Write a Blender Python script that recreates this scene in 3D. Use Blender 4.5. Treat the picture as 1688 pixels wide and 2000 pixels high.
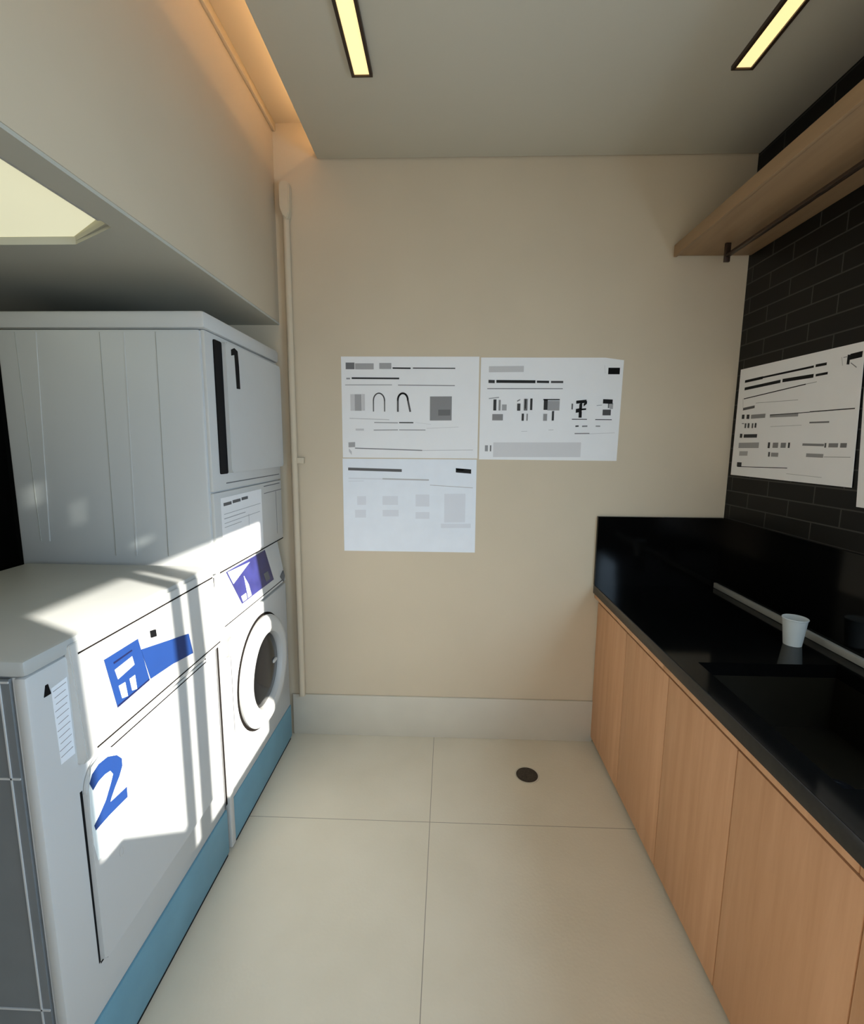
import bpy, bmesh, math
from mathutils import Vector, Matrix

for o in list(bpy.data.objects):
    bpy.data.objects.remove(o, do_unlink=True)
scene = bpy.context.scene
col = scene.collection

# ------------------------------------------------------------------ camera
def make_camera():
    F, yaw, pitch, roll = 916.7, .03331, .14241, .00716
    cy, sy = math.cos(yaw), math.sin(yaw)
    f = Vector((-sy*math.cos(pitch), cy*math.cos(pitch), -math.sin(pitch)))
    r = Vector((cy, sy, 0)); u = r.cross(f)
    r2 = math.cos(roll)*r + math.sin(roll)*u
    u2 = -math.sin(roll)*r + math.cos(roll)*u
    cd = bpy.data.cameras.new('camera'); cam = bpy.data.objects.new('camera', cd)
    cd.sensor_fit = 'HORIZONTAL'; cd.sensor_width = 36; cd.lens = F/1688*36
    cd.clip_start = .02
    m = Matrix.Identity(4)
    for i in range(3):
        m[i][0], m[i][1], m[i][2] = r2[i], u2[i], -f[i]
    m[0][3], m[1][3], m[2][3] = 0, 0, 1.6
    cam.matrix_world = m
    col.objects.link(cam); scene.camera = cam
make_camera()

# ------------------------------------------------------------------ light
EXPOSURE = 0.0
SUN = 15.5
SKY = 1.0
w = bpy.data.worlds.new('world'); scene.world = w; w.use_nodes = True
bg = w.node_tree.nodes['Background']
bg.inputs['Color'].default_value = (.62, .80, 1.0, 1); bg.inputs['Strength'].default_value = SKY

sd = bpy.data.lights.new('sun', 'SUN'); so = bpy.data.objects.new('sun', sd); col.objects.link(so)
SDIR = Vector((-1, .49, -.40)).normalized()
so.rotation_euler = SDIR.to_track_quat('-Z', 'Y').to_euler()
so.location = (4, -2, 3.5)
sd.energy = SUN; sd.angle = math.radians(.6); sd.color = (1, .95, .86)

def area(name, loc, direction, sx, sy, energy, color):
    d = bpy.data.lights.new(name, 'AREA'); o = bpy.data.objects.new(name, d); col.objects.link(o)
    d.shape = 'RECTANGLE'; d.size = sx; d.size_y = sy; d.energy = energy; d.color = color
    o.location = loc; o.rotation_euler = Vector(direction).to_track_quat('-Z', 'Y').to_euler()
    return o
# area lamps standing in for daylight through the rear doorway and the side window
DAYDOOR = area('daylight_doorway', (.3, -1.52, 1.25), (0, 1, -.7), 1.9, 2.1, 17, (.80, .90, 1.0))
DAYWIN = area('daylight_window', (1.52, .40, 1.64), (-1, .15, -.6), 1.0, .98, 40, (.56, .78, 1.0))

scene.view_settings.view_transform = 'Standard'
scene.view_settings.look = 'None'
scene.view_settings.gamma = 1
scene.view_settings.use_curve_mapping = False
scene.view_settings.exposure = EXPOSURE

# ------------------------------------------------------------------ materials
def new_mat(name):
    m = bpy.data.materials.new(name); m.use_nodes = True
    return m, m.node_tree, m.node_tree.nodes['Principled BSDF']

def mat(name, c, rough=.5, spec=.5, metal=0, var=.04, scale=12, bump=0, bscale=200, coat=0, stretch=(1, 1, 1)):
    m, t, b = new_mat(name)
    b.inputs['Roughness'].default_value = rough
    b.inputs['Specular IOR Level'].default_value = spec
    b.inputs['Metallic'].default_value = metal
    b.inputs['Coat Weight'].default_value = coat
    tc = t.nodes.new('ShaderNodeTexCoord'); mp = t.nodes.new('ShaderNodeMapping')
    mp.inputs['Scale'].default_value = stretch
    t.links.new(tc.outputs['Object'], mp.inputs['Vector'])
    n = t.nodes.new('ShaderNodeTexNoise'); n.inputs['Scale'].default_value = scale; n.inputs['Detail'].default_value = 4
    t.links.new(mp.outputs['Vector'], n.inputs['Vector'])
    r = t.nodes.new('ShaderNodeValToRGB')
    r.color_ramp.elements[0].position = .3; r.color_ramp.elements[1].position = .7
    r.color_ramp.elements[0].color = (*[x*(1-var) for x in c], 1)
    r.color_ramp.elements[1].color = (*[min(1, x*(1+var)) for x in c], 1)
    t.links.new(n.outputs['Fac'], r.inputs['Fac']); t.links.new(r.outputs['Color'], b.inputs['Base Color'])
    if bump:
        n2 = t.nodes.new('ShaderNodeTexNoise'); n2.inputs['Scale'].default_value = bscale
        t.links.new(mp.outputs['Vector'], n2.inputs['Vector'])
        bp = t.nodes.new('ShaderNodeBump'); bp.inputs['Strength'].default_value = bump; bp.inputs['Distance'].default_value = .002
        t.links.new(n2.outputs['Fac'], bp.inputs['Height']); t.links.new(bp.outputs['Normal'], b.inputs['Normal'])
    return m

def emit(name, c, s):
    m, t, b = new_mat(name)
    b.inputs['Base Color'].default_value = (*c, 1)
    b.inputs['Emission Color'].default_value = (*c, 1); b.inputs['Emission Strength'].default_value = s
    return m

def wood(name, c0, c1, along='Z'):
    m, t, b = new_mat(name); b.inputs['Roughness'].default_value = .5; b.inputs['Specular IOR Level'].default_value = .3
    tc = t.nodes.new('ShaderNodeTexCoord'); mp = t.nodes.new('ShaderNodeMapping')
    s = {'Z': (14, 14, .9), 'Y': (14, .9, 14)}[along]; mp.inputs['Scale'].default_value = s
    t.links.new(tc.outputs['Object'], mp.inputs['Vector'])
    n = t.nodes.new('ShaderNodeTexNoise'); n.inputs['Scale'].default_value = 1.6; n.inputs['Detail'].default_value = 7; n.inputs['Roughness'].default_value = .6
    n.inputs['Distortion'].default_value = .4
    t.links.new(mp.outputs['Vector'], n.inputs['Vector'])
    r = t.nodes.new('ShaderNodeValToRGB'); r.color_ramp.elements[0].position = .32; r.color_ramp.elements[1].position = .68
    r.color_ramp.elements[0].color = (*c0, 1); r.color_ramp.elements[1].color = (*c1, 1)
    t.links.new(n.outputs['Fac'], r.inputs['Fac']); t.links.new(r.outputs['Color'], b.inputs['Base Color'])
    return m

def floor_mat():
    m, t, b = new_mat('floor_tile')
    N, L = t.nodes, t.links
    b.inputs['Roughness'].default_value = .42; b.inputs['Specular IOR Level'].default_value = .35
    tc = N.new('ShaderNodeTexCoord')
    n = N.new('ShaderNodeTexNoise'); n.inputs['Scale'].default_value = 3.5; n.inputs['Detail'].default_value = 6
    L.new(tc.outputs['Object'], n.inputs['Vector'])
    r = N.new('ShaderNodeValToRGB'); r.color_ramp.elements[0].position = .3; r.color_ramp.elements[1].position = .72
    r.color_ramp.elements[0].color = (.69, .625, .495, 1); r.color_ramp.elements[1].color = (.74, .675, .545, 1)
    L.new(n.outputs['Fac'], r.inputs['Fac'])
    # grout joints: tiles 1.2 m square, joints at x=-.06 and y=1.80
    sep = N.new('ShaderNodeSeparateXYZ'); L.new(tc.outputs['Object'], sep.inputs[0])
    def joint(out, off, size):
        a = N.new('ShaderNodeMath'); a.operation = 'SUBTRACT'; L.new(out, a.inputs[0]); a.inputs[1].default_value = off
        q = N.new('ShaderNodeMath'); q.operation = 'PINGPONG'; L.new(a.outputs[0], q.inputs[0]); q.inputs[1].default_value = size/2
        l = N.new('ShaderNodeMath'); l.operation = 'LESS_THAN'; L.new(q.outputs[0], l.inputs[0]); l.inputs[1].default_value = .0013
        return l
    jx, jy = joint(sep.outputs[0], -.06, 1.2), joint(sep.outputs[1], 1.80, 1.2)
    mx = N.new('ShaderNodeMath'); mx.operation = 'MAXIMUM'; L.new(jx.outputs[0], mx.inputs[0]); L.new(jy.outputs[0], mx.inputs[1])
    mix = N.new('ShaderNodeMix'); mix.data_type = 'RGBA'
    L.new(mx.outputs[0], mix.inputs[0]); L.new(r.outputs['Color'], mix.inputs[6]); mix.inputs[7].default_value = (.28, .25, .2, 1)
    L.new(mix.outputs[2], b.inputs['Base Color'])
    v = N.new('ShaderNodeTexVoronoi'); v.inputs['Scale'].default_value = 95; L.new(tc.outputs['Object'], v.inputs['Vector'])
    bp = N.new('ShaderNodeBump'); bp.inputs['Strength'].default_value = .25; bp.inputs['Distance'].default_value = .001
    L.new(v.outputs['Distance'], bp.inputs['Height']); L.new(bp.outputs['Normal'], b.inputs['Normal'])
    return m

def brick_mat():
    m, t, b = new_mat('black_tile'); N, L = t.nodes, t.links
    b.inputs['Roughness'].default_value = .38; b.inputs['Specular IOR Level'].default_value = .2
    tc = N.new('ShaderNodeTexCoord'); sep = N.new('ShaderNodeSeparateXYZ'); L.new(tc.outputs['Object'], sep.inputs[0])
    cb = N.new('ShaderNodeCombineXYZ'); L.new(sep.outputs[1], cb.inputs[0])
    a = N.new('ShaderNodeMath'); a.operation = 'SUBTRACT'; a.inputs[1].default_value = .203; L.new(sep.outputs[2], a.inputs[0]); L.new(a.outputs[0], cb.inputs[1])
    k = N.new('ShaderNodeTexBrick'); L.new(cb.outputs[0], k.inputs['Vector'])
    k.inputs['Scale'].default_value = 1; k.inputs['Brick Width'].default_value = .262; k.inputs['Row Height'].default_value = .0695
    k.inputs['Mortar Size'].default_value = .0028; k.inputs['Mortar Smooth'].default_value = .1; k.offset = .5
    k.inputs['Color1'].default_value = (.0045, .0042, .0035, 1); k.inputs['Color2'].default_value = (.0065, .006, .005, 1)
    k.inputs['Mortar'].default_value = (.045, .043, .04, 1)
    L.new(k.outputs['Color'], b.inputs['Base Color'])
    bp = N.new('ShaderNodeBump'); bp.inputs['Strength'].default_value = .5; bp.inputs['Distance'].default_value = .002; bp.invert = True
    L.new(k.outputs['Fac'], bp.inputs['Height']); L.new(bp.outputs['Normal'], b.inputs['Normal'])
    return m

M = {}
M['wall'] = mat('beige_plaster', (.61, .515, .378), .85, .2, var=.025, scale=2.5, bump=.15, bscale=60)
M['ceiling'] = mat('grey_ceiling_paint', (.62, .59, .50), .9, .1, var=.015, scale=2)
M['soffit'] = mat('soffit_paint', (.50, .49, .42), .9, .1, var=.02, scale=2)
M['dark_wall'] = mat('dark_alcove', (.010, .011, .010), .9, .1)  # alcove's darkness put into the wall colour; skylight would leave it grey
M['floor'] = floor_mat()
M['skirt'] = mat('skirting_tile', (.60, .555, .46), .5, .3, var=.03, scale=5)
M['brick'] = brick_mat()
M['white'] = mat('white_enamel', (.54, .55, .545), .32, .5, var=.01, scale=3)
M['white_plastic'] = mat('white_plastic', (.56, .56, .54), .38, .5, var=.01)
M['deck'] = mat('deck_enamel', (.42, .43, .415), .4, .4, var=.01)
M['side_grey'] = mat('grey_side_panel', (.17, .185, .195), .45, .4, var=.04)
M['trim_light'] = mat('light_edge', (.55, .56, .56), .4)
M['teal'] = mat('teal_base', (.14, .31, .40), .45, .4, var=.08, scale=6, stretch=(1, 1, 1))
M['black'] = mat('black_plastic', (.004, .004, .005), .6, .12)
M['darkgap'] = mat('dark_gap', (.008, .006, .005), .8, .1)
M['granite'] = mat('black_granite', (.0022, .0021, .002), .09, .22, var=.3, scale=90)
M['granite_edge'] = mat('polished_granite_edge', (.016, .015, .014), .3, .3, var=.2, scale=60)
M['blue'] = mat('blue_print', (.009, .037, .155), .5, .3, var=.03)
M['blue_dark'] = mat('navy_print', (.006, .01, .05), .4, .4)
M['lilac'] = mat('lilac_display', (.028, .030, .135), .3, .5, var=.2, scale=14)
M['pale'] = mat('pale_print', (.78, .86, .86), .5, .3)
M['paper'] = mat('paper', (.84, .83, .82), .8, .15, var=.01)
M['paper_cool'] = mat('cool_paper', (.80, .83, .87), .8, .15, var=.02)
M['wood'] = wood('oak_veneer', (.53, .285, .145), (.63, .355, .195))
M['shelf_wood'] = wood('shelf_wood', (.30, .19, .105), (.36, .235, .13), 'Y')
M['bronze'] = mat('dark_bronze', (.05, .03, .02), .4, .4, metal=.3)
M['pipe'] = mat('cream_conduit', (.60, .53, .40), .5, .3)
M['glass_dark'] = mat('dark_glass', (.005, .005, .0055), .12, .18)
M['line'] = mat('fine_line', (.16, .16, .16), .7, .1)
M['lamp'] = emit('warm_diffuser', (1.0, .76, .36), 1.05)
M['panel_glow'] = emit('cream_glow', (.62, .60, .42), .93)
M['led'] = emit('warm_led', (1.0, .62, .30), 20)
m, t, b = new_mat('tinted_glass'); M['tinted_glass'] = m
tr = t.nodes.new('ShaderNodeBsdfTransparent'); tr.inputs['Color'].default_value = (.48, .50, .50, 1)
gl = t.nodes.new('ShaderNodeBsdfGlossy'); gl.inputs['Roughness'].default_value = .05
mxs = t.nodes.new('ShaderNodeMixShader'); mxs.inputs['Fac'].default_value = .06
t.links.new(tr.outputs[0], mxs.inputs[1]); t.links.new(gl.outputs[0], mxs.inputs[2]); t.links.new(mxs.outputs[0], t.nodes['Material Output'].inputs['Surface'])
M['cup'] = mat('white_paper_cup', (.62, .66, .64), .5, .3)
M['strip'] = mat('pale_grey_trim', (.34, .34, .31), .5, .3)
M['steel'] = mat('dark_basin', (.010, .008, .005), .3, .3, metal=0, var=.1)
M['cardboard'] = mat('cardboard', (.35, .24, .14), .85, .1, var=.08)
M['paving'] = mat('pale_paving', (.45, .43, .38), .8, .2)
_ink = {}
def ink(s):
    k = round(s, 2)
    if k not in _ink:
        lin = min(1, k/.70)**2.2
        tint = (.82, .835, .875) if k > .66 else (.84, .82, .81)
        _ink[k] = mat('print_ink', tuple(lin*c*.95+.004 for c in tint), .8, .1, var=.01)
    return _ink[k]

# ------------------------------------------------------------------ mesh helpers
def link(name, bm, m, parent=None, smooth=False, origin=None):
    me = bpy.data.meshes.new(name)
    bmesh.ops.recalc_face_normals(bm, faces=bm.faces[:])
    o = bpy.data.objects.new(name, me)
    base = Vector((0, 0, 0))
    p = parent
    while p is not None:
        base += Vector(p.location); p = p.parent
    loc = Vector(origin) - base if origin else Vector((0, 0, 0))
    bmesh.ops.translate(bm, verts=bm.verts[:], vec=-(base+loc))
    o.location = loc
    if smooth:
        for f in bm.faces: f.smooth = True
    bm.to_mesh(me); bm.free()
    me.materials.append(m)
    if smooth:
        me.set_sharp_from_angle(angle=math.radians(35))
    o.parent = parent; col.objects.link(o)
    return o
def add_box(bm, x0, x1, y0, y1, z0, z1, bev=0, seg=2):
    g = bmesh.ops.create_cube(bm, size=1)
    for v in g['verts']:
        v.co = Vector(((x0+x1)/2+v.co.x*(x1-x0), (y0+y1)/2+v.co.y*(y1-y0), (z0+z1)/2+v.co.z*(z1-z0)))
    if bev:
        es = list({e for v in g['verts'] for e in v.link_edges})
        bmesh.ops.bevel(bm, geom=es, offset=bev, segments=seg, affect='EDGES', profile=.5)
def box(name, x0, x1, y0, y1, z0, z1, m, parent=None, bev=0, seg=2):
    bm = bmesh.new(); add_box(bm, x0, x1, y0, y1, z0, z1, bev, seg)
    return link(name, bm, m, parent, smooth=bev > 0)
def add_prism(bm, pts, fn, d0, d1):
    """outline pts (a,b) extruded from depth d0 to d1; fn(a,b,d) -> point"""
    A = [bm.verts.new(fn(a, b, d0)) for a, b in pts]; B = [bm.verts.new(fn(a, b, d1)) for a, b in pts]
    bm.faces.new(A); bm.faces.new(B[::-1])
    n = len(pts)
    for i in range(n): bm.faces.new((A[i], A[(i+1) % n], B[(i+1) % n], B[i]))
def prism(name, pts, fn, d0, d1, m, parent=None, bev=0):
    bm = bmesh.new(); add_prism(bm, pts, fn, d0, d1)
    if bev: bmesh.ops.bevel(bm, geom=bm.edges[:], offset=bev, segments=2, affect='EDGES')
    return link(name, bm, m, parent, smooth=bev > 0)
def add_lathe(bm, prof, center, axis='Z', n=40, close=True):
    """prof: (radius, height) list"""
    rings = []
    for r, h in prof:
        ring = []
        for i in range(n):
            a = 2*math.pi*i/n; c, s = r*math.cos(a), r*math.sin(a)
            p = {'Z': (c, s, h), 'X': (h, c, s), 'Y': (c, h, s)}[axis]
            ring.append(bm.verts.new(Vector(center)+Vector(p)))
        rings.append(ring)
    for a, b in zip(rings, rings[1:]):
        for i in range(n): bm.faces.new((a[i], a[(i+1) % n], b[(i+1) % n], b[i]))
    if close:
        bm.faces.new(rings[0]); bm.faces.new(rings[-1][::-1])
def lathe(name, prof, center, m, parent=None, axis='Z', n=40):
    bm = bmesh.new(); add_lathe(bm, prof, center, axis, n)
    return link(name, bm, m, parent, smooth=True)
def round_rect(a0, a1, b0, b1, r, n=6):
    pts = []
    rr = r if isinstance(r, (list, tuple)) else [r]*4
    for (ca, cb, st, q) in ((a1-rr[0], b1-rr[0], 0, rr[0]), (a0+rr[1], b1-rr[1], 90, rr[1]), (a0+rr[2], b0+rr[2], 180, rr[2]), (a1-rr[3], b0+rr[3], 270, rr[3])):
        for i in range(n+1):
            t = math.radians(st+90*i/n); pts.append((ca+q*math.cos(t), cb+q*math.sin(t)))
    return pts
def struct(o): o['kind'] = 'structure'; return o
def tag(o, label, cat, group=None):
    o['label'] = label; o['category'] = cat
    if group: o['group'] = group
    return o
def thing(name, label, cat, loc, group=None):
    o = bpy.data.objects.new(name, None); o.location = loc; o.empty_display_size = .1
    col.objects.link(o); return tag(o, label, cat, group)
XF = lambda a, b, d: (d, a, b)      # outline in (y,z), depth along x
YF = lambda a, b, d: (a, d, b)      # outline in (x,z), depth along y
ZF = lambda a, b, d: (a, b, d)

# measured outlines of the printing on the sheets and decals (metres)
P1T = [
    (-0.515, 1.985, -0.471, 1.985, 0.0320, 0.35),
    (-0.468, 1.983, -0.375, 1.983, 0.0290, 0.50),
    (-0.347, 1.985, -0.287, 1.985, 0.0290, 0.50),
    (-0.281, 1.975, -0.191, 1.974, 0.0070, 0.15),
    (-0.180, 1.975, 0.030, 1.974, 0.0050, 0.20),
    (-0.513, 1.924, -0.494, 1.924, 0.0070, 0.45),
    (-0.486, 1.926, -0.248, 1.925, 0.0080, 0.16),
    (-0.519, 1.893, -0.284, 1.894, 0.0040, 0.50),
    (-0.254, 1.893, 0.029, 1.891, 0.0040, 0.40),
    (-0.500, 1.729, -0.299, 1.723, 0.0040, 0.60),
    (-0.375, 1.709, -0.255, 1.708, 0.0050, 0.50),
    (-0.249, 1.709, -0.177, 1.709, 0.0060, 0.25),
    (-0.166, 1.710, -0.088, 1.701, 0.0020, 0.65),
    (-0.470, 1.673, -0.428, 1.673, 0.0100, 0.62),
    (-0.378, 1.671, -0.255, 1.673, 0.0050, 0.50),
    (-0.249, 1.673, -0.116, 1.673, 0.0040, 0.45),
    (-0.110, 1.681, 0.051, 1.689, 0.0030, 0.65),
    (-0.508, 1.596, -0.474, 1.598, 0.0250, 0.50),
    (-0.506, 1.571, -0.492, 1.554, 0.0170, 0.60),
    (-0.475, 1.580, -0.132, 1.571, 0.0050, 0.40),
    (-0.132, 1.571, 0.125, 1.575, 0.0030, 0.60),
]
P1P = [
    (-0.094, 1.779, 0.015, 1.780, 0.1180, 0.42),
    (-0.052, 1.759, 0.008, 1.760, 0.0290, 0.34),
    (-0.472, 1.807, -0.438, 1.807, 0.0810, 0.50),
    (-0.494, 1.807, -0.473, 1.807, 0.0810, 0.62),
    (-0.436, 1.808, -0.421, 1.808, 0.0810, 0.62),
]
P3T = [
    (-0.512, 1.474, -0.236, 1.468, 0.0140, 0.30),
    (0.040, 1.472, 0.118, 1.466, 0.0220, 0.12),
    (0.043, 1.475, 0.082, 1.474, 0.0050, 0.25),
    (-0.511, 1.426, -0.335, 1.424, 0.0070, 0.67),
    (-0.335, 1.425, -0.097, 1.421, 0.0070, 0.55),
    (-0.512, 1.411, -0.432, 1.413, 0.0040, 0.67),
    (-0.091, 1.395, 0.128, 1.383, 0.0030, 0.55),
    (-0.468, 1.311, -0.422, 1.312, 0.0450, 0.67),
    (-0.336, 1.313, -0.256, 1.314, 0.0460, 0.67),
    (-0.165, 1.315, -0.094, 1.315, 0.0620, 0.67),
    (-0.480, 1.242, -0.423, 1.243, 0.0410, 0.67),
    (-0.336, 1.247, -0.253, 1.248, 0.0340, 0.67),
    (-0.165, 1.237, -0.093, 1.238, 0.0350, 0.67),
    (-0.017, 1.276, 0.091, 1.278, 0.1490, 0.67),
    (-0.033, 1.184, 0.121, 1.186, 0.0230, 0.67),
]
P2T = [
    (0.196, 1.970, 0.367, 1.972, 0.0290, 0.60),
    (0.195, 1.912, 0.226, 1.911, 0.0150, 0.20),
    (0.234, 1.912, 0.426, 1.911, 0.0140, 0.15),
    (0.433, 1.911, 0.493, 1.910, 0.0110, 0.15),
    (0.502, 1.910, 0.562, 1.910, 0.0100, 0.22),
    (0.190, 1.877, 0.561, 1.878, 0.0030, 0.20),
    (0.759, 1.990, 0.764, 1.953, 0.0000, 0.25),
    (0.778, 1.963, 0.834, 1.963, 0.0310, 0.05),
    (0.613, 1.730, 0.687, 1.730, 0.0040, 0.20),
    (0.728, 1.729, 0.809, 1.729, 0.0040, 0.22),
    (0.632, 1.696, 0.648, 1.697, 0.0070, 0.20),
    (0.665, 1.696, 0.691, 1.697, 0.0070, 0.40),
    (0.732, 1.697, 0.754, 1.697, 0.0060, 0.45),
    (0.630, 1.660, 0.703, 1.661, 0.0050, 0.40),
    (0.703, 1.659, 0.827, 1.665, 0.0020, 0.60),
    (0.365, 1.669, 0.394, 1.670, 0.0020, 0.60),
    (0.500, 1.677, 0.524, 1.678, 0.0030, 0.60),
    (0.185, 1.584, 0.200, 1.584, 0.0300, 0.45),
    (0.210, 1.584, 0.217, 1.584, 0.0300, 0.35),
    (0.227, 1.577, 0.664, 1.580, 0.0730, 0.64),
]
P2P = [
    (0.222, 1.798, 0.237, 1.798, 0.0540, 0.20),
    (0.199, 1.829, 0.249, 1.835, 0.0050, 0.50),
    (0.248, 1.797, 0.258, 1.797, 0.0520, 0.45),
    (0.265, 1.786, 0.288, 1.786, 0.0290, 0.50),
    (0.218, 1.738, 0.271, 1.738, 0.0310, 0.42),
    (0.339, 1.817, 0.354, 1.824, 0.0060, 0.40),
    (0.340, 1.788, 0.356, 1.788, 0.0350, 0.22),
    (0.373, 1.800, 0.391, 1.800, 0.0570, 0.35),
    (0.379, 1.803, 0.383, 1.803, 0.0450, 0.62),
    (0.404, 1.802, 0.415, 1.802, 0.0560, 0.20),
    (0.364, 1.739, 0.375, 1.739, 0.0350, 0.20),
    (0.388, 1.739, 0.394, 1.739, 0.0340, 0.40),
    (0.471, 1.801, 0.490, 1.801, 0.0520, 0.18),
    (0.490, 1.796, 0.549, 1.796, 0.0470, 0.48),
    (0.468, 1.825, 0.549, 1.825, 0.0060, 0.20),
    (0.471, 1.739, 0.490, 1.739, 0.0340, 0.45),
    (0.513, 1.746, 0.524, 1.747, 0.0470, 0.22),
    (0.608, 1.792, 0.615, 1.792, 0.0280, 0.30),
    (0.630, 1.813, 0.680, 1.818, 0.0150, 0.10),
    (0.646, 1.790, 0.660, 1.799, 0.0280, 0.12),
    (0.667, 1.799, 0.683, 1.813, 0.0140, 0.12),
    (0.654, 1.778, 0.680, 1.780, 0.0080, 0.10),
    (0.630, 1.771, 0.659, 1.776, 0.0190, 0.10),
    (0.645, 1.752, 0.660, 1.752, 0.0280, 0.10),
    (0.761, 1.818, 0.808, 1.816, 0.0210, 0.10),
    (0.786, 1.797, 0.793, 1.797, 0.0230, 0.35),
    (0.795, 1.795, 0.811, 1.795, 0.0280, 0.50),
    (0.762, 1.764, 0.802, 1.764, 0.0280, 0.25),
    (0.731, 1.797, 0.757, 1.800, 0.0020, 0.40),
]
R1T = [
    (2.329, 1.905, 2.202, 1.906, 0.0120, 0.10),
    (2.203, 1.907, 1.908, 1.907, 0.0080, 0.08),
    (1.899, 1.908, 1.846, 1.907, 0.0100, 0.10),
    (2.326, 1.871, 2.085, 1.875, 0.0130, 0.12),
    (2.073, 1.876, 1.904, 1.872, 0.0140, 0.10),
    (1.893, 1.872, 1.836, 1.872, 0.0090, 0.10),
    (2.325, 1.825, 1.939, 1.845, 0.0040, 0.10),
    (1.939, 1.845, 1.884, 1.847, 0.0020, 0.45),
    (2.331, 1.826, 2.322, 1.773, 0.0000, 0.30),
    (2.323, 1.777, 2.239, 1.782, 0.0120, 0.30),
    (2.129, 1.738, 1.901, 1.735, 0.0030, 0.20),
    (1.901, 1.736, 1.697, 1.734, 0.0040, 0.20),
    (2.233, 1.798, 1.971, 1.788, 0.0020, 0.50),
    (2.326, 1.742, 2.307, 1.741, 0.0200, 0.20),
    (2.290, 1.740, 2.270, 1.739, 0.0200, 0.20),
    (2.257, 1.738, 2.159, 1.737, 0.0180, 0.42),
    (2.128, 1.734, 1.961, 1.729, 0.0130, 0.45),
    (2.298, 1.699, 2.287, 1.699, 0.0220, 0.25),
    (2.276, 1.699, 2.263, 1.698, 0.0220, 0.25),
    (2.246, 1.697, 2.235, 1.697, 0.0220, 0.30),
    (2.225, 1.698, 2.213, 1.697, 0.0210, 0.20),
    (2.321, 1.710, 2.304, 1.709, 0.0030, 0.30),
    (1.896, 1.695, 1.801, 1.693, 0.0060, 0.35),
    (2.117, 1.688, 1.936, 1.687, 0.0010, 0.55),
    (2.327, 1.653, 2.309, 1.652, 0.0190, 0.20),
    (2.297, 1.651, 2.201, 1.650, 0.0160, 0.20),
    (2.329, 1.607, 2.182, 1.608, 0.0250, 0.48),
    (2.121, 1.608, 2.108, 1.608, 0.0250, 0.20),
    (2.090, 1.608, 2.057, 1.608, 0.0220, 0.40),
    (2.041, 1.608, 2.011, 1.608, 0.0210, 0.40),
    (1.998, 1.608, 1.988, 1.608, 0.0220, 0.20),
    (1.919, 1.611, 1.812, 1.609, 0.0090, 0.40),
    (1.809, 1.608, 1.801, 1.608, 0.0170, 0.30),
    (1.790, 1.608, 1.748, 1.608, 0.0150, 0.40),
    (1.738, 1.608, 1.711, 1.608, 0.0160, 0.35),
    (2.318, 1.569, 2.256, 1.570, 0.0210, 0.52),
    (2.113, 1.569, 2.102, 1.569, 0.0200, 0.25),
    (2.094, 1.568, 2.050, 1.568, 0.0170, 0.45),
    (1.893, 1.570, 1.809, 1.569, 0.0140, 0.45),
    (1.805, 1.565, 1.689, 1.567, 0.0020, 0.45),
    (2.328, 1.517, 2.293, 1.517, 0.0200, 0.20),
    (2.324, 1.506, 1.988, 1.515, 0.0030, 0.15),
    (1.989, 1.492, 1.804, 1.489, 0.0010, 0.55),
]
R1P = [
    (1.780, 1.918, 1.772, 1.889, 0.0000, 0.30),
    (1.755, 1.906, 1.744, 1.904, 0.0330, 0.10),
    (1.744, 1.913, 1.695, 1.914, 0.0200, 0.08),
    (1.738, 1.892, 1.712, 1.873, 0.0030, 0.40),
    (1.772, 1.916, 1.757, 1.916, 0.0010, 0.30),
]
TWO = [(0.966, 0.811), (0.976, 0.828), (0.998, 0.838), (1.028, 0.836), (1.058, 0.819), (1.074, 0.798), (1.073, 0.778), (1.06, 0.759), (1.041, 0.741), (1.027, 0.725), (1.022, 0.717), (1.082, 0.712), (1.081, 0.683), (1.015, 0.687), (0.97, 0.686), (0.967, 0.701), (0.985, 0.713), (1.009, 0.733), (1.031, 0.764), (1.04, 0.78), (1.032, 0.795), (1.014, 0.799), (0.993, 0.797), (0.974, 0.788)]
ONE = [(1.808, 1.949), (1.837, 1.96), (1.864, 1.953), (1.87, 1.896), (1.871, 1.811), (1.84, 1.809), (1.837, 1.877), (1.834, 1.934), (1.808, 1.927)]
PILL = [(0.976, 0.845), (1.0, 0.855), (1.031, 0.858), (1.06, 0.84), (1.09, 0.806), (1.097, 0.776), (1.084, 0.702), (1.069, 0.636), (1.031, 0.607), (0.969, 0.606), (0.961, 0.658), (0.961, 0.73), (0.964, 0.798)]
SCREEN1 = [(1.769, 1.096), (2.0, 1.083), (2.102, 1.101), (2.176, 0.942), (2.036, 0.941), (1.837, 0.947)]
BLUE2 = [(1.038, 1.081), (1.164, 1.08), (1.171, 1.049), (1.19, 0.955), (1.058, 0.947)]
BAND2 = [(1.178, 1.045), (1.385, 1.0), (1.396, 0.934), (1.3, 0.944), (1.19, 0.953)]
P2A = [(1.077, 0.995), (1.1, 0.993), (1.102, 0.954), (1.082, 0.959)]
P2B = [(1.117, 0.993), (1.138, 0.993), (1.138, 0.954), (1.12, 0.959)]
BTN = [(1.223, 1.079), (1.241, 1.074), (1.242, 1.057), (1.223, 1.062)]
LAB = [(0.901, 1.095), (0.967, 1.076), (0.964, 1.012), (0.941, 0.916), (0.908, 0.93)]
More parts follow.
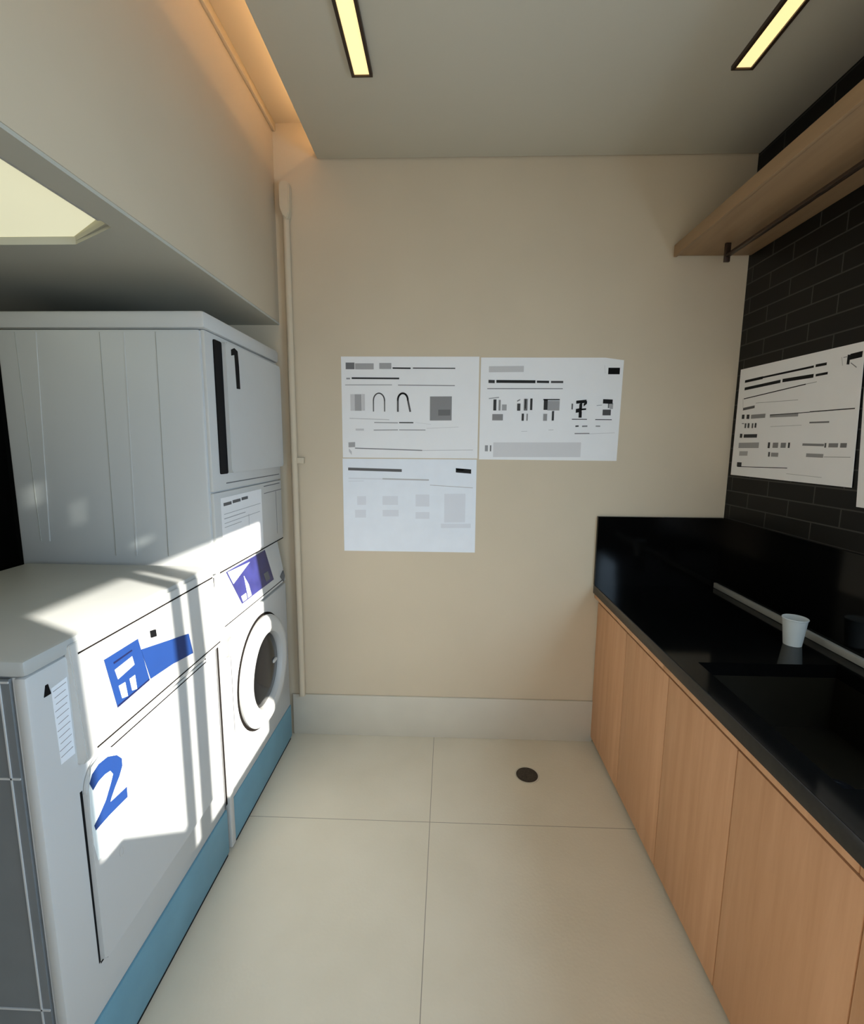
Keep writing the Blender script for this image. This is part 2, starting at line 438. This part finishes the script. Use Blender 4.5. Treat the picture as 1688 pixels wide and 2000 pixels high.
# ------------------------------------------------------------------ the room
D = 2.40          # back wall
XR = 1.40         # right wall
XL = -.84         # left wall / machine fronts
struct(box('floor', -2.45, 1.6, -1.62, 2.55, -.1, 0, M['floor']))
struct(box('wall_back', -2.45, 1.6, D, 2.55, 0, 3.3, M['wall']))
struct(box('wall_alcove_back', -2.3, -1.15, 2.385, D, .0, 2.18, M['dark_wall']))  # thin near-black liner over the back wall, carrying the alcove's darkness
struct(box('wall_alcove_left', -2.45, -2.3, -.7, D, 0, 2.18, M['dark_wall']))
struct(box('wall_left', -.94, XL, -1.5, D, 2.19, 3.3, M['wall'], bev=.004))
struct(box('wall_left', -.94, XL, -1.5, -.6, 0, 2.18, M['wall']))
struct(box('wall_alcove_front', -2.45, -.94, -.7, -.6, 0, 2.18, M['wall']))
# right wall with the window opening beside the camera
Y0, Y1, Z0, Z1 = -.148, .94, 1.13, 2.158
bm = bmesh.new()
SPOT_PANES = [(.185, .235, 2.53, 2.62), (.272, .304, 2.40, 2.50), (.375, .425, 2.235, 2.275)]  # made-up slots, placed to throw sun spots on the stacked machine's side
HOLES = [(Y0, Y1, Z0, Z1)] + SPOT_PANES
ys = sorted({-1.5, D} | {h[0] for h in HOLES} | {h[1] for h in HOLES})
for ya, yb in zip(ys, ys[1:]):
    z = 0
    for h in sorted((h for h in HOLES if h[0] <= ya and h[1] >= yb), key=lambda h: h[2]) + [(0, 0, 3.3, 3.3)]:
        add_box(bm, XR, 1.44, ya, yb, z, h[2]); z = h[3]
struct(link('wall_right', bm, M['brick']))
for k, (a, b_, z0, z1) in enumerate(SPOT_PANES):
    struct(box('window_%d' % (k+2), 1.43, 1.436, a, b_, z0, z1, M['tinted_glass']))
# rear wall with a wide doorway behind the camera
bm = bmesh.new()
add_box(bm, -.94, -.65, -1.62, -1.5, 0, 3.3)
add_box(bm, 1.25, 1.55, -1.62, -1.5, 0, 3.3)
add_box(bm, -.65, 1.25, -1.62, -1.5, 2.3, 3.3)
struct(link('wall_rear', bm, M['wall']))
bm = bmesh.new()
for s in ((-.65, -.60, 0, 2.3), (1.20, 1.25, 0, 2.3), (-.60, 1.20, 2.25, 2.3)):
    add_box(bm, s[0], s[1], -1.60, -1.52, s[2], s[3])
struct(link('door_1', bm, M['trim_light']))
# window frame: outer frame plus the two uprights whose shadows fall on the machines
wf = box('window_1', 1.405, 1.44, Y0-.0, Y0+.02, Z0, Z1, M['trim_light']); struct(wf)
bm = bmesh.new()
add_box(bm, 1.405, 1.435, .232-.002, .282, Z0, Z1)
add_box(bm, 1.405, 1.435, .318, .388, Z0, Z1)
link('window_frame', bm, M['trim_light'], wf)
bm = bmesh.new()
add_box(bm, XR-.01, 1.46, Y0, Y1, Z0-.02, Z0-.0005)
link('window_sill', bm, M['trim_light'], wf)
struct(box('ceiling', -.63, XR, -1.5, 2.392, 2.92, 2.96, M['ceiling'], bev=.004))
struct(box('ceiling', XL, XR, -1.5, D, 3.08, 3.3, M['wall']))
struct(box('trim_1', XL, -.826, -1.5, D, 3.045, 3.08, M['wall'], bev=.002))
# alcove ceiling, with a recess for the glowing panel
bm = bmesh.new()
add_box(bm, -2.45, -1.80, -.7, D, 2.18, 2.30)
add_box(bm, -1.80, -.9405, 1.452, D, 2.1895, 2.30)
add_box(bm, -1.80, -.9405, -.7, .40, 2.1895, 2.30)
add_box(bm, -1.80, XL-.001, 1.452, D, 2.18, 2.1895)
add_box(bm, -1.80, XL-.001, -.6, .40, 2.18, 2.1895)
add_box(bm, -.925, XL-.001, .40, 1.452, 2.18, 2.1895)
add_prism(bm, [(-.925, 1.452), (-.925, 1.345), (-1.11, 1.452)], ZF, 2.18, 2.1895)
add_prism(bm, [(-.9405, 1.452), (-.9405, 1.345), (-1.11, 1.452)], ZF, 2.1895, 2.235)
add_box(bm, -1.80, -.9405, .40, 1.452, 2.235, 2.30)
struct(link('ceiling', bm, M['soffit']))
lp = thing('bulkhead_glow', 'glowing cream panel standing in for a bright patch under the bulkhead over the machines', 'ceiling light', (-1.37, .93, 2.235))  # emissive stand-in for the bright cream patch on the alcove ceiling
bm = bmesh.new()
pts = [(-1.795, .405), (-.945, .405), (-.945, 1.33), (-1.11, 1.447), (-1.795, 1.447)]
add_prism(bm, pts, ZF, 2.200, 2.2345); link('diffuser', bm, M['panel_glow'], lp)
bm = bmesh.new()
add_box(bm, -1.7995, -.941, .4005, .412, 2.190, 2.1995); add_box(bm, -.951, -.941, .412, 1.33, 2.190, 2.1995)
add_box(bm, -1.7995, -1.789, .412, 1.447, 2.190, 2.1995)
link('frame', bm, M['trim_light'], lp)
# skirting
struct(box('baseboard_back', XL, .80, D-.012, D, 0, .235, M['skirt'], bev=.002))
# outside ground
struct(box('trim_2', -6, 9, -9, -1.62, -.2, -.1, M['paving']))
struct(box('trim_3', 1.6, 9, -1.62, 5, -.2, -.1, M['paving']))

# LED strip lying on the hidden edge of the ceiling panel
led = thing('light_strip', 'warm glowing strip light hidden in the gap between left wall and ceiling', 'strip light', (-.60, .5, 2.96))
box('profile', -.612, -.588, -1.4, 2.36, 2.96, 2.966, M['trim_light'], led)
box('diffuser', -.609, -.591, -1.4, 2.36, 2.966, 2.972, M['led'], led)

def linear_light(x0, x1, y0, y1, label):
    t = thing('ceiling_light', label, 'ceiling light', ((x0+x1)/2, (y0+y1)/2, 2.92), 'linear lights in the ceiling')
    bm = bmesh.new(); b = .011; z0, z1 = 2.906, 2.92
    add_box(bm, x0, x0+b, y0, y1, z0, z1); add_box(bm, x1-b, x1, y0, y1, z0, z1)
    add_box(bm, x0+b, x1-b, y0, y0+b*.5, z0, z1); add_box(bm, x0+b, x1-b, y1-b*.5, y1, z0, z1)
    link('frame', bm, M['bronze'], t)
    box('diffuser', x0+b, x1-b, y0+b*.5, y1-b*.5, 2.912, 2.919, M['lamp'], t)
linear_light(-.363, -.287, .55, 1.884, 'long slim recessed warm ceiling light over the washing machines, the left one')
linear_light(.975, 1.051, .55, 1.884, 'long slim recessed warm ceiling light near the wooden shelf, the right one')

# ------------------------------------------------------------------ stacked washer and dryer
m1 = thing('stacked_washer_dryer', 'tall white stacked washer and dryer with black 1 on its upper door', 'washing machine', (-1.2, 1.99, 0))
box('dryer_cabinet', -1.57, -.852, 1.64, 2.34, 1.12, 1.985, M['white'], m1, .01)
box('top_panel', -1.575, -.832, 1.636, 2.344, 1.987, 2.045, M['white_plastic'], m1, .012)
box('dryer_front', -.856, -.84, 1.65, 2.335, 1.425, 1.985, M['white_plastic'], m1, .004)
dd = prism('dryer_door', round_rect(1.765, 2.33, 1.489, 1.968, .012), XF, -.8405, -.822, M['white_plastic'], m1, .003)
prism('door_recess', round_rect(1.705, 1.764, 1.486, 1.966, .008), XF, -.8405, -.836, M['black'], m1)
prism('number_decal', ONE, XF, -.8221, -.8212, M['black'], dd)
box('drawer_front', -.856, -.84, 1.65, 2.335, 1.121, 1.42, M['white_plastic'], m1, .004)
box('seam_line', -.8402, -.8392, 1.75, 2.31, 1.448, 1.452, M['line'], m1)
box('seam_line', -.8402, -.8392, 2.11, 2.31, 1.404, 1.408, M['line'], m1)
box('seam_line', -.8402, -.8392, 2.11, 2.33, 1.372, 1.375, M['line'], m1)
box('seam_line', -.8402, -.8392, 2.255, 2.257, 1.16, 1.37, M['line'], m1)
# raised panel seams pressed into the side sheet
for (a, b_, w_, k_) in ((-1.425, -1.457, .0022, 'trim_light'), (-1.20, -1.212, .0014, 'strip'), (-1.115, -1.135, .0024, 'trim_light'), (-1.004, -1.016, .0012, 'strip'), (-1.50, -1.49, .0012, 'strip')):
    bm = bmesh.new(); z1_ = 1.19 if b_ > -1.4 else 1.24
    add_prism(bm, [(a-w_*.5, 1.975), (a+w_*.5, 1.975), (b_+w_, z1_), (b_-w_, z1_)], YF, 1.6388, 1.6402)
    link('side_seam', bm, M[k_], m1)
SL1 = lambda z: -.872+(1.115-z)/(1.115-.90)*.036
prism('control_panel', [(-.90, 1.118), (-.872, 1.115), (-.836, .90), (-.86, .885), (-.90, .885)], YF, 1.655, 2.335, M['white_plastic'], m1, .003)
def slope_poly(name, pts, fx, off, m, parent, th=.0012):
    bm = bmesh.new()
    A = [bm.verts.new((fx(b)+off, a, b)) for a, b in pts]; B = [bm.verts.new((fx(b)+off+th, a, b)) for a, b in pts]
    bm.faces.new(A); bm.faces.new(B[::-1]); n = len(pts)
    for i in range(n): bm.faces.new((A[i], A[(i+1) % n], B[(i+1) % n], B[i]))
    return link(name, bm, m, parent)
disp = slope_poly('display', [(1.765, 1.098), (2.16, 1.098), (2.19, .945), (1.835, .945)], SL1, .0005, M['lilac'], m1)
slope_poly('display_print', [(1.775, 1.095), (1.98, 1.085), (1.80, 1.04)], SL1, .0018, M['pale'], disp, .0006)
slope_poly('display_print', [(1.90, 1.045), (1.925, 1.0), (1.93, .95), (1.895, .95)], SL1, .0018, M['pale'], disp, .0006)
slope_poly('display_print', [(1.840, .975), (1.885, .975), (1.885, .95), (1.845, .95)], SL1, .0018, M['pale'], disp, .0006)
slope_poly('control_button', [(2.09, 1.0), (2.14, 1.0), (2.15, .96), (2.10, .96)], SL1, .0018, M['line'], disp, .0008)
slope_poly('latch', [(2.27, .935), (2.32, .955), (2.325, .925), (2.30, .90)], SL1, .0008, M['line'], m1, .004)
box('washer_cabinet', -1.57, -.836, 1.64, 2.345, .20, 1.119, M['white'], m1, .006) if False else None
bm = bmesh.new(); add_box(bm, -1.57, -.905, 1.64, 2.34, .20, 1.118); add_box(bm, -.905, -.838, 1.642, 2.342, .20, .884, .006)
link('washer_cabinet', bm, M['white'], m1, smooth=True)
C = (-.838, 1.995, .578)
wd = lathe('washer_door', [(.246, 0), (.248, .014), (.240, .028), (.220, .038), (.190, .040), (.172, .032), (.166, .016), (.165, .004)], C, M['white_plastic'], m1, 'X', 56)
lathe('door_gasket_ring', [(.258, -.001), (.258, .0035), (.247, .0035), (.247, -.001)], C, M['darkgap'], wd, 'X', 56)
lathe('door_glass', [(.1655, .006), (.150, .014), (.10, .022), (.05, .026), (.002, .027)], C, M['glass_dark'], wd, 'X', 48)
box('door_handle', -.822, -.806, 2.06, 2.10, .575, .590, M['white_plastic'], wd, .005)
prism('drawer_handle', round_rect(1.668, 1.70, .79, .86, .004), XF, -.8385, -.826, M['strip'], m1, .002)
bm = bmesh.new(); add_box(bm, -.8385, -.836, 1.70, 1.703, .46, .79); link('seam_line', bm, M['line'], m1)
box('kick_base', -1.55, -.836, 1.655, 2.345, .018, .20, M['teal'], m1, .003)
box('plinth', -1.53, -.842, 1.64, 2.34, 0, .018, M['black'], m1)
box('gap_shade', -.90, -.842, 1.603, 1.6195, .21, 1.117, M['darkgap'], m1)  # dark filler painted in for the shade of the gap between the machines
box('side_trim', -.872, -.832, 1.620, 1.652, .018, 1.118, M['white_plastic'], m1, .003)
box('seam_line', -.8395, -.8385, 1.66, 2.33, 1.122, 1.127, M['darkgap'], m1)
box('seam_line', -.8402, -.8388, 1.655, 1.658, .205, 1.11, M['line'], m1)
slope_poly('seam_line', [(1.67, .9135), (2.32, .9135), (2.32, .910), (1.67, .910)], SL1, .0003, M['darkgap'], m1, .0006)
# sheet of instructions taped on the drawer front
sh = thing('instruction_sheet', 'small white instruction sheet taped below the black 1 door', 'paper sheet', (-.839, 1.88, 1.13))
box('paper', -.8392, -.8382, 1.695, 2.075, 1.135, 1.398, M['paper'], sh)
bm = bmesh.new()
for (a, b_, z, t) in ((1.715, 1.78, 1.372, .012), (1.79, 1.86, 1.374, .012), (1.87, 1.93, 1.376, .012)): add_box(bm, -.8382, -.8377, a, b_, z-t/2, z+t/2)
link('printed_text', bm, ink(.3), sh)
bm = bmesh.new()
for (a, b_, z, t) in ((1.715, 2.06, 1.335, .002), (1.715, 1.90, 1.318, .003), (1.715, 2.05, 1.30, .002), (1.93, 1.932, 1.26, .09), (1.97, 1.98, 1.20, .06), (1.75, 2.0, 1.15, .003), (1.715, 1.86, 1.285, .002)):
    add_box(bm, -.8382, -.8377, a, b_, z-t/2, z+t/2)
link('printed_lines', bm, ink(.5), sh)

# ------------------------------------------------------------------ front machine
m2 = thing('washing_machine', 'low white washing machine with blue 2 on its door and blue control label', 'washing machine', (-1.2, 1.22, 0))
bm = bmesh.new(); add_box(bm, -1.51, -.848, .858, 1.598, .20, 1.13, .004)
link('cabinet', bm, M['white'], m2, smooth=True)
box('front_frame', -.868, -.84, .852, 1.60, .20, 1.131, M['white'], m2, .008)
box('top_panel', -1.515, -.838, .85, 1.60, 1.132, 1.168, M['deck'], m2, .010)
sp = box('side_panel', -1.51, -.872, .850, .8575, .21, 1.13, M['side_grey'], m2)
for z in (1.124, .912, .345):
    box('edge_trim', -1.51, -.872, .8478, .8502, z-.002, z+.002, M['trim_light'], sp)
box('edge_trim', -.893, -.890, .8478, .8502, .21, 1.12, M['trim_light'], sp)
prism('control_panel', [(-.846, 1.150), (-.832, 1.156), (-.815, .885), (-.825, .868), (-.846, .868)], YF, .955, 1.592, M['white_plastic'], m2, .0025)
SL2 = lambda z: -.832+(1.156-z)/(1.156-.885)*.017
lab = slope_poly('control_label', [(1.045, 1.079), (1.170, 1.079), (1.192, .950), (1.064, .944)], SL2, .0005, M['blue'], m2)
for P in (P2A, P2B): slope_poly('label_icon', P, SL2, .0018, M['pale'], lab, .0006)
slope_poly('label_print', [(1.072, 1.060), (1.140, 1.062), (1.143, 1.058), (1.073, 1.055)], SL2, .0018, M['blue_dark'], lab, .0006)
slope_poly('label_print', [(1.072, 1.040), (1.138, 1.045), (1.142, 1.02), (1.078, 1.012)], SL2, .0018, ink(.6), lab, .0006)
slope_poly('label_print', [(1.064, .950), (1.190, .955), (1.191, .951), (1.064, .945)], SL2, .0018, M['blue_dark'], lab, .0006)
slope_poly('blue_band', [(1.176, 1.046), (1.40, .998), (1.41, .928), (1.300, .944), (1.197, .951)], SL2, .0005, M['blue'], m2)
slope_poly('control_button', [(1.222, 1.080), (1.243, 1.076), (1.243, 1.056), (1.222, 1.060)], SL2, .0005, M['black'], m2, .004)
slope_poly('seam_line', [(.975, 1.130), (1.585, 1.131), (1.585, 1.126), (.975, 1.126)], SL2, .0003, M['darkgap'], m2, .0006)
prism('badge', [(.889, 1.070), (.895, 1.094), (.901, 1.094), (.906, 1.070)], XF, -.8402, -.8385, M['black'], m2)
slope_poly('seam_line', [(.985, .893), (1.585, .893), (1.585, .889), (.985, .889)], SL2, .0003, M['darkgap'], m2, .0006)
box('edge_seam', -.8402, -.8375, 1.593, 1.598, .21, 1.128, M['line'], m2)  # grey line drawn on the edge to mark the gap between the machines
# ruled maker's plate beside the controls
pl = prism('rating_label', [(.908, 1.08), (.950, 1.085), (.950, .90), (.912, .90)], XF, -.8402, -.8392, M['paper_cool'], m2)
bm = bmesh.new()
for k in range(11):
    z = 1.07-k*.0155; a = .911+.002*(k % 3)
    add_prism(bm, [(a, z), (.946-.003*(k % 2), z+.004), (.946-.003*(k % 2), z+.0052), (a, z+.0012)], XF, -.8392, -.8388)
link('printed_lines', bm, ink(.4), pl)
prism('door_gap', [(1.02, .8685), (1.525, .8685), (1.525, .330), (1.516, .330), (1.516, .864), (1.02, .864)], XF, -.8402, -.8392, M['darkgap'], m2)
md = prism('door', round_rect(.958, 1.515, .335, .862, [.02, .075, .012, .02]), XF, -.8405, -.828, M['white'], m2, .003)
prism('door_gap', [(.951, .80), (.958, .80), (.958, .335), (.953, .335)], XF, -.8402, -.8396, M['black'], m2)
prism('door_gap', [(.958, .334), (1.515, .334), (1.515, .329), (.958, .329)], XF, -.8402, -.8396, M['darkgap'], m2)
prism('edge_line', [(1.03, .8535), (1.505, .8535), (1.505, .8495), (1.03, .8495)], XF, -.8281, -.8276, M['darkgap'], md)
prism('number_sticker', PILL, XF, -.8281, -.8275, M['pale'], md)
prism('number_decal', TWO, XF, -.8275, -.8268, M['blue'], md)
cu = bpy.data.curves.new('mark', 'FONT'); cu.body = '0'; cu.size = .04; cu.extrude = .0003
zo = bpy.data.objects.new('mark', cu); col.objects.link(zo)
zo.rotation_euler = (math.pi/2, 0, math.pi/2); zo.location = (-.8274, 1.035, .545)
dg = bpy.context.evaluated_depsgraph_get()
zm = bpy.data.meshes.new_from_object(zo.evaluated_get(dg)); zm.transform(zo.matrix_basis)
bm = bmesh.new(); bm.from_mesh(zm); bpy.data.objects.remove(zo, do_unlink=True)
link('printed_mark', bm, M['white_plastic'], md)
prism('hinge_cover', round_rect(1.545, 1.560, .62, .66, .003), XF, -.8405, -.836, M['trim_light'], m2)
box('kick_base', -1.49, -.836, .856, 1.602, .018, .20, M['teal'], m2, .003)
box('plinth', -1.47, -.842, .87, 1.60, 0, .018, M['black'], m2)

# ------------------------------------------------------------------ kitchen run on the right
def cabinet(y0, y1, label, doors=2):
    t = thing('base_cabinet', label, 'cabinet', (1.1, (y0+y1)/2, 0), 'oak base cabinets under the black worktop')
    bm = bmesh.new()
    add_box(bm, .822, 1.381, y0+.001, y0+.018, .05, .8395); add_box(bm, .822, 1.381, y1-.018, y1-.001, .05, .8395)
    add_box(bm, .822, 1.381, y0+.018, y1-.018, .05, .068); add_box(bm, 1.372, 1.381, y0+.018, y1-.018, .068, .8395)
    link('carcass', bm, M['wood'], t)
    box('toe_kick', .86, 1.38, y0+.001, y1-.001, 0, .05, M['darkgap'], t)
    box('top_rail', .772, .822, y0+.001, y1-.001, .816, .8385, M['wood'], t, .002)
    box('finger_channel', .804, .821, y0+.001, y1-.001, .790, .8155, M['darkgap'], t)
    w = (y1-y0)/doors
    for k in range(doors):
        box('door', .794, .822, y0+k*w+.0018, y0+(k+1)*w-.0018, .030, .788, M['wood'], t, .0015)
cabinet(1.595, 2.395, 'oak fronted base cabinet against the back wall, the far end of the run')
cabinet(.795, 1.595, 'oak fronted base cabinet directly below the dark sink, in the middle of the run')
cabinet(-.005, .795, 'oak fronted base cabinet under the side window at the near end of the run')
# worktop with the sink cut out
SX0, SX1, SY0, SY1 = .845, 1.30, .93, 1.515
wt = thing('worktop', 'polished black granite worktop with tall black upstands along two walls', 'countertop', (1.08, 1.2, .84))
bm = bmesh.new()
add_box(bm, .77, XR-.001, SY1, D-.001, .84, .885); add_box(bm, .77, XR-.001, -.42, SY0, .84, .885)
add_box(bm, .77, SX0, SY0, SY1, .84, .885); add_box(bm, SX1, XR-.001, SY0, SY1, .84, .885)
link('slab', bm, M['granite'], wt)
box('edge', .766, .7705, -.42, D-.001, .8395, .8845, M['granite_edge'], wt, .0015)
box('back_upstand', .766, XR-.001, D-.02, D-.001, .885, 1.245, M['granite'], wt)
bm = bmesh.new(); add_box(bm, XR-.018, XR-.001, Y1+.02, D-.0205, .885, 1.245); add_box(bm, XR-.018, XR-.001, -.42, Y1+.02, .885, 1.10)
link('side_upstand', bm, M['granite'], wt)
sk = thing('sink', 'dark undermount sink basin set into the black worktop', 'sink', (1.07, 1.22, .66))
bm = bmesh.new(); zt = .8395
add_box(bm, SX0-.006, SX0, SY0-.006, SY1+.006, .66, zt); add_box(bm, SX1, SX1+.006, SY0-.006, SY1+.006, .66, zt)
add_box(bm, SX0, SX1, SY0-.006, SY0, .66, zt); add_box(bm, SX0, SX1, SY1, SY1+.006, .66, zt)
add_box(bm, SX0-.006, SX1+.006, SY0-.006, SY1+.006, .652, .66)
link('basin', bm, M['steel'], sk)
lathe('drain', [(.04, 0), (.04, .003), (.03, .003), (.028, .001), (.002, .001)], (1.1, 1.22, .66), M['black'], sk)
tag(box('trim_strip', 1.366, 1.3815, .95, 2.375, .886, .912, M['strip'], None, .002), 'pale grey trim strip lying on the worktop along the side upstand', 'trim strip')
cp = thing('paper_cup', 'small white paper cup standing alone on the black worktop', 'cup', (1.27, 1.68, .885))
bm = bmesh.new(); prof = [(.001, .0052), (.027, .0052), (.0375, .0975), (.0400, .098), (.0385, .1005), (.0372, .0985), (.0262, .0065), (.001, .0065)]
add_lathe(bm, [(.001, .004), (.0262, .004), (.0262, .0002), (.0285, .0002), (.0385, .097), (.0405, .0975), (.0405, .1), (.0375, .1), (.0270, .006), (.001, .006)], (1.27, 1.68, .885), 'Z', 40)
link('cup_body', bm, M['cup'], cp, smooth=True)
lathe('cup_rim', [(.0376, .0985), (.0405, .0978), (.0412, .0995), (.0400, .1015), (.0376, .1005)], (1.27, 1.68, .885), M['cup'], cp)
bx = thing('shadow_box', 'unseen brown box added on the worktop to cast a slanted shadow edge', 'box', (1.065, .06, .885))  # out of view, added to shade the lower door of the front machine
box('carton', .75, 1.379, -.16, .28, .8855, 1.222, M['cardboard'], bx)
box('packing_tape', .7485, 1.378, .04, .09, .8865, 1.2232, M['strip'], bx)

# shelf with a hanging rail
sf = thing('wall_shelf', 'long wooden shelf high on the black tiled wall near the ceiling', 'shelf', (1.22, 1.2, 2.48))
box('board', 1.06, XR,   .6, 2.385, 2.484, 2.522, M['shelf_wood'], sf, .002)
box('front_lip', 1.045, 1.06,   .6, 2.385, 2.478, 2.530, M['shelf_wood'], sf, .002)
rl = thing('hanging_rail', 'dark bronze hanging rail fixed under the wooden shelf', 'rail', (1.22, 1.2, 2.45))
box('rail', 1.205, 1.225, .7, 2.25, 2.425, 2.437, M['bronze'], rl, .002)
for y in (2.245, 1.05, .7):
    box('bracket', 1.203, 1.227, y-.006, y+.006, 2.405, 2.4838, M['bronze'], rl, .002)

# ------------------------------------------------------------------ posters
def marks(name, L, axis, plane, th, parent):
    """the printed marks of one sheet: one mesh, a material slot for each shade of ink"""
    bm = bmesh.new(); shades = []
    for (a0, b0, a1, b1, t, sh_) in L:
        if sh_ not in shades: shades.append(sh_)
        n0 = len(bm.faces)
        t = max(t, .0018)
        if abs(a1-a0) < .004:
            q = [(a0-.0015, min(b0, b1)-t/2), (a0+.0015, min(b0, b1)-t/2), (a0+.0015, max(b0, b1)+t/2), (a0-.0015, max(b0, b1)+t/2)]
        else:
            q = [(a0, b0-t/2), (a1, b1-t/2), (a1, b1+t/2), (a0, b0+t/2)]
        add_prism(bm, q, YF if axis == 'y' else XF, plane, plane-th)
        bm.faces.ensure_lookup_table()
        for f in bm.faces[n0:]: f.material_index = shades.index(sh_)
    o = link(name, bm, ink(shades[0]), parent)
    for k in shades[1:]: o.data.materials.append(ink(k))
    return o
def arch(parent, a0, a1, b0, b1, w, sh_, slant=0):
    """a drawn arch: hollow bent outline lying on the sheet"""
    bm = bmesh.new(); n = 14; ca = (a0+a1)/2; r = (a1-a0)/2; hs = b1-r*1.3
    path = [(a0, b0)] + [(ca-r*math.cos(math.pi*i/n), hs+r*1.3*math.sin(math.pi*i/n)) for i in range(n+1)] + [(a1+slant, b0)]
    for p, q in zip(path, path[1:]):
        d = Vector((q[0]-p[0], q[1]-p[1])); 
        if d.length < 1e-5: continue
        m_ = Vector((-d.y, d.x)).normalized()*w/2; e = d.normalized()*w*.3
        add_prism(bm, [(p[0]-e.x-m_.x, p[1]-e.y-m_.y), (q[0]+e.x-m_.x, q[1]+e.y-m_.y), (q[0]+e.x+m_.x, q[1]+e.y+m_.y), (p[0]-e.x+m_.x, p[1]-e.y+m_.y)], YF, D-.002, D-.0026)
    return link('printed_picture', bm, ink(sh_), parent)
def sheet_y(a0, a1, b0, b1, T, P, label, m='paper', curl=None):
    t = thing('poster', label, 'poster', ((a0+a1)/2, D-.001, b0), 'printed notices on the beige back wall')
    pts = [(a0, b0), (a1, b0), (a1, b1), (a0, b1)] if not curl else [(a0, b0), (a1-.006, b0-.002), (a1, b1-.012), (a1-.09, b1), (a0, b1)]
    prism('paper', pts, YF, D-.0015, D-.0005, M[m], t)
    marks('printed_text', T, 'y', D-.0015, .0005, t)
    for i, g in enumerate(P): marks('printed_picture', g, 'y', D-.002-.0006*(i % 2), .0005, t)
    return t
t1 = sheet_y(-.538, .148, 1.532, 2.030, P1T, [P1P[:1], P1P[1:2], P1P[2:]], 'upper left white poster on back wall with a dark square picture and arch drawings')
sheet_y(.156, .851, 1.528, 2.026, P2T, [P2P[:5], P2P[5:12], P2P[12:17], P2P[17:24], P2P[24:]], 'upper right white poster on back wall with black emblem and row of five drawings', curl=1)
arch(t1, -.378, -.322, 1.765, 1.853, .006, .35); arch(t1, -.255, -.205, 1.765, 1.853, .009, .28, .012)
sheet_y(-.540, .145, 1.045, 1.527, P3T, [], 'lower white poster on back wall, faded, under the poster with arch drawings', 'paper_cool')
rt = thing('poster', 'white poster with bold headings on black tiled wall above the worktop', 'poster', (XR-.001, 2.03, 1.465), 'printed notices on the black tiles')
prism('paper', [(2.371, 1.464), (1.668, 1.463), (1.690, 1.955), (2.371, 1.966)], XF, XR-.0035, XR-.0025, M['paper'], rt)
marks('printed_text', R1T, 'x', XR-.0035, .0005, rt); marks('printed_picture', R1P, 'x', XR-.004, .0005, rt)
r2 = thing('poster', 'white poster cut off by the right edge, beside the bold heading poster', 'poster', (XR-.001, 1.3, 1.40), 'printed notices on the black tiles')
prism('paper', [(1.640, 1.40), (1.02, 1.40), (1.02, 1.80), (1.672, 1.80)], XF, XR-.0035, XR-.0025, M['paper'], r2)

# ------------------------------------------------------------------ floor drain, conduit
fd = thing('floor_drain', 'round dark floor drain with pale rim in the beige floor tiles', 'drain', (.405, 2.11, 0))
lathe('rim', [(.060, .0002), (.060, .0016), (.054, .002), (.052, .001)], (.405, 2.11, 0), M['skirt'], fd)
lathe('grate', [(.0525, .0008), (.0525, .0022), (.048, .0026), (.002, .0026)], (.405, 2.11, 0), mat('drain_metal', (.05, .04, .03), .6, .3, var=.4, scale=120), fd)
cd_ = thing('conduit_pipe', 'cream painted vertical pipe in the corner behind the stacked machine', 'pipe', (-.785, 2.375, .2))
lathe('pipe', [(.016, .235), (.016, 2.72)], (-.783, 2.379, 0), M['wall'], cd_, n=20)
prism('pipe_cap', [(-.808, 2.70), (-.808, 2.80), (-.798, 2.812), (-.765, 2.812), (-.757, 2.80), (-.760, 2.68), (-.772, 2.645), (-.792, 2.66)], YF, D-.045, D-.002, M['pipe'], cd_, .004)
box('clip', -.803, -.735, 2.375, D-.001, 1.50, 1.53, M['wall'], cd_, .002)
